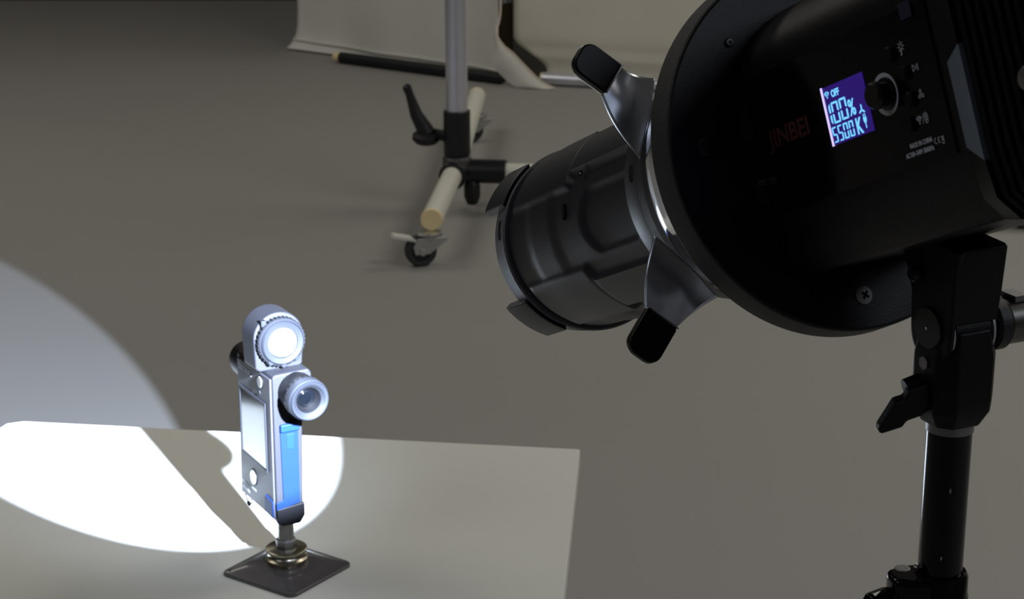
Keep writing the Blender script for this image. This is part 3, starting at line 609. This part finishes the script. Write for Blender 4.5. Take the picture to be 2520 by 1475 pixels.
# ------------------------------------------------------------------ light stand with tilt bracket
J = Vector((.147, .64, .988)); PZ = Vector((J.x+.0005, J.y, 0))
N = Vector((-.904, -.4275, 0)).normalized(); T_ = Vector((-.4275, .904, 0)).normalized()
t = thing('light_stand', 'glossy black light stand carrying the studio spotlight', 'stand', PZ)
lo = lambda v: Vector(v)-PZ
def RX(o): return frame(lo(o), N, (0, 0, 1))   # Z=N, X=up, Y = N x up
G().tube([(0, 0, .878), (0, 0, .955)], .0077, 40).obj('upper_pole', M['pole'], t)
lab(G().tube([(0, 0, .9525), (0, 0, .9560)], .0081, 40).obj('pole_collar', M['steel'], t), 'bare metal collar ring')
G().tube([(0, 0, .30), (0, 0, .893)], .0092, 40).obj('lower_pole', M['pole'], t)
for sx_, sz_, sh_ in ((-.0001, .9330, .0010), (-.0016, .9082, .0008)):
    G().prism([(-.0001, -sh_), (.0003, -sh_*.3), (.0001, sh_), (-.0003, sh_*.4)], 0, .0001, X=Matrix(((1, 0, 0, sx_), (0, 0, -1, -math.sqrt(.0077**2-sx_**2)-.0001), (0, 1, 0, sz_), (0, 0, 0, 1)))).obj('scuff_mark', M['washer'], t, smooth=0)
# clamp block at the foot of the upper pole
g = G().lathe([(.0078, .900), (.0090, .9005), (.0098, .899), (.0098, .893), (.0102, .892), (.0102, .872), (.0078, .872)], 48, closed=True)
ck = g.obj('pole_clamp', M['pole'], t)
out = [(0, .0085), (-.011, .0075), (-.0175, .005), (-.0185, .0), (-.0175, -.005), (-.011, -.0075), (0, -.0085)]
G().prism([(x, y) for x, y in out], .873, .9000, X=Matrix.Rotation(math.radians(8), 4, 'Z')).obj('clamp_ears', M['pole'], t, bevel=.0022, segs=4)
K = Matrix.Translation((-.0215, -.004, .8880))
g = G(); prof = []
for k in range(48):
    tt = 2*PI*k/48; r = .0085*(1+.14*math.cos(5*tt)); prof.append((r*math.cos(tt), r*math.sin(tt)))
g.prism(prof, -.0055, .0055, X=frame((-.0205, -.005, .8850), (-.75, -.65, .05)))
G.obj(g, 'clamp_knob', M['pole'], t, bevel=.0018, segs=3)
G().lathe([(0, 0), (.0035, 0), (.0028, .001), (0, .0011)], 24, X=frame((-.0247, -.0086, .8853), (-.75, -.65, .05))).obj('knob_cap', M['steel'], t)
g = G().tube([(-.0125, .002, .8975), (-.0125, .002, .9003)], .0028, 20); g.obj('clamp_bolt', M['steel'], t, bevel=.0004)
# tripod foot (below the frame)
for k in range(3):
    a = math.radians(30+120*k); G().tube([(.012*math.cos(a), .012*math.sin(a), .42), (.30*math.cos(a), .30*math.sin(a), .008)], .008, 14).obj('leg', M['pole'], t)
    G().tube([(.012*math.cos(a), .012*math.sin(a), .31), (.13*math.cos(a), .13*math.sin(a), .25)], .005, 10).obj('brace', M['pole'], t)
G().cyl(.022, .40, .44, 32, ch=.003).obj('tripod_hub', M['blk'], t)
G().cyl(.020, .295, .32, 32, ch=.003).obj('lower_hub', M['blk'], t)
# tilt bracket: belongs to the lamp; modelled in world space
lamp = bpy.data.objects['studio_light']; pre = set(bpy.data.objects); t = None
def RX(o): return frame(tuple(o), N, (0, 0, 1))
zc = J.z
o8 = [(.0122, .0060), (.0070, .0118), (-.0070, .0118), (-.0122, .0060), (-.0122, -.0060), (-.0070, -.0118), (.0070, -.0118), (.0122, -.0060)]
g = G(); R8 = Matrix.Rotation(math.atan2(N.y, N.x), 3, 'Z')
def ring8(s, z): return [(PZ.x+(R8 @ Vector((x*s, y*s, 0))).x, PZ.y+(R8 @ Vector((x*s, y*s, 0))).y, z) for x, y in o8]
lv = [(.72, .9555), (.98, .9615), (1.0, .966), (1.0, .980), (.86, .990)]
vs = [p for s, z in lv for p in ring8(s, z)]; fs = [(i*8+j, i*8+(j+1) % 8, (i+1)*8+(j+1) % 8, (i+1)*8+j) for i in range(len(lv)-1) for j in range(8)]+[tuple(range(8))[::-1], tuple(32+j for j in range(8))]
g.add(vs, fs).obj('tilt_block', M['bracket'], t, bevel=.0008, smooth=25)
G().cyl(.0098, -.0085, .0074, 48, X=RX(J), ch=.001).obj('tilt_hub', M['bracket'], t)
for s in (1, -1): lab(G().cyl(.0101, (.0077 if s > 0 else -.0086)-.0004, (.0077 if s > 0 else -.0086)+.0004, 48, X=RX(J)).obj('washer', M['washer'], t), 'thin pale washer')
# wing knob on the block, left
W0 = Vector((-.0125, -.003, .9690))+PZ; wd = Vector((-.86, -.10, -.42)).normalized()
G().tube([W0+Vector((.004, .001, .001)), W0+wd*.004], .0042, 20).obj('knob_stem', M['bracket'], t)
wpx = [(2287, 922), (2262, 926), (2222, 937), (2214, 956), (2186, 962), (2172, 984), (2147, 1020), (2148, 1034), (2158, 1037), (2212, 1026), (2222, 1012), (2262, 1002), (2287, 986)]
wing = [(-.0092+(p-2282)*.0001295, .9712-(q-927)*.0001450) for p, q in wpx]      # x from the pole axis, z
G().prism(wing, -.003, .003, X=Matrix(((1, 0, 0, PZ.x+.0003), (.25, 0, 1, PZ.y-.003), (0, 1, 0, 0), (0, 0, 0, 1)))).obj('wing_knob', M['bracket'], t, bevel=.0012, segs=3)
# fork of the bracket: side plates rising to the lamp body
def plate(n0, n1, nm, nar=1.0):
    up = LU
    o = [(-.0100, 0)]
    o = [(math.cos(k)*.0108, math.sin(k)*.0108) for k in [math.radians(a) for a in range(90, 271, 12)]]   # lower round end, x=up,y=side
    # y axis of RX = N x up ; find direction of the lamp tail
    o += [(.012, -.0112), (.024, -.0112), (.031, -.0135), (.032, .0230), (.024, .0170), (.012, .0115)]
    o = [(x, y*nar) for x, y in o]
    G().prism(o, n0, n1, X=RX(J)).obj(nm, M['bracket'], t, bevel=.0010)
plate(.0080, .0104, 'fork_plate'); plate(-.0108, -.0092, 'fork_plate', .75)
G().prism([(.004, -.009), (.014, -.0105), (.031, -.012), (.032, .021), (.018, .014), (.004, .009)], -.0100, .0100, X=RX(J)).obj('fork_web', M['bracket'], t, bevel=.001)
lab(G().lathe([(0, .0100), (.0070, .0100), (.0071, .0110), (.0068, .0116), (0, .0116)], 48, X=RX(J+Vector((0, 0, .0018)))).obj('pivot_cap', M['darksteel'], t), 'round metal pivot cap')
G().cyl(.0005, .0115, .0119, 10, X=RX(J+Vector((0, 0, .0018)))).obj('cap_dimple', M['leveredge'], t)
lab(G().lathe([(0, .0090), (.0024, .0090), (.0024, .0122), (0, .0122)], 6, X=RX(J+Vector((0, 0, -.0102)))).obj('lock_nut', M['steel'], t, smooth=0), 'hex lock nut')
G().lathe([(0, .0100), (.0028, .0100), (.0028, .0124), (.0022, .0132), (0, .0132)], 24, X=RX(J+T_*-.0+Vector((0, 0, .0185))+T_*.008)).obj('slotted_screw', M['darksteel'], t)
# tilt handle
G().cyl(.0092, -.0180, -.0120, 40, X=RX(J), ch=.001).obj('handle_ferrule', M['blk'], t)
lab(G().cyl(.0080, -.1150, -.0175, 48, X=RX(J), ch=.001).obj('tilt_handle', M['satintube'], t), 'satin grey tilt handle tube')
G().box(-.001, .001, -.004, .004, -.026, -.021, X=RX(J+Vector((0, 0, .0085)))).obj('handle_tab', M['steel'], t)

for o in set(bpy.data.objects)-pre:
    if o.type == 'MESH' and o.parent is None: o.parent = lamp; o.matrix_parent_inverse = LM.inverted()
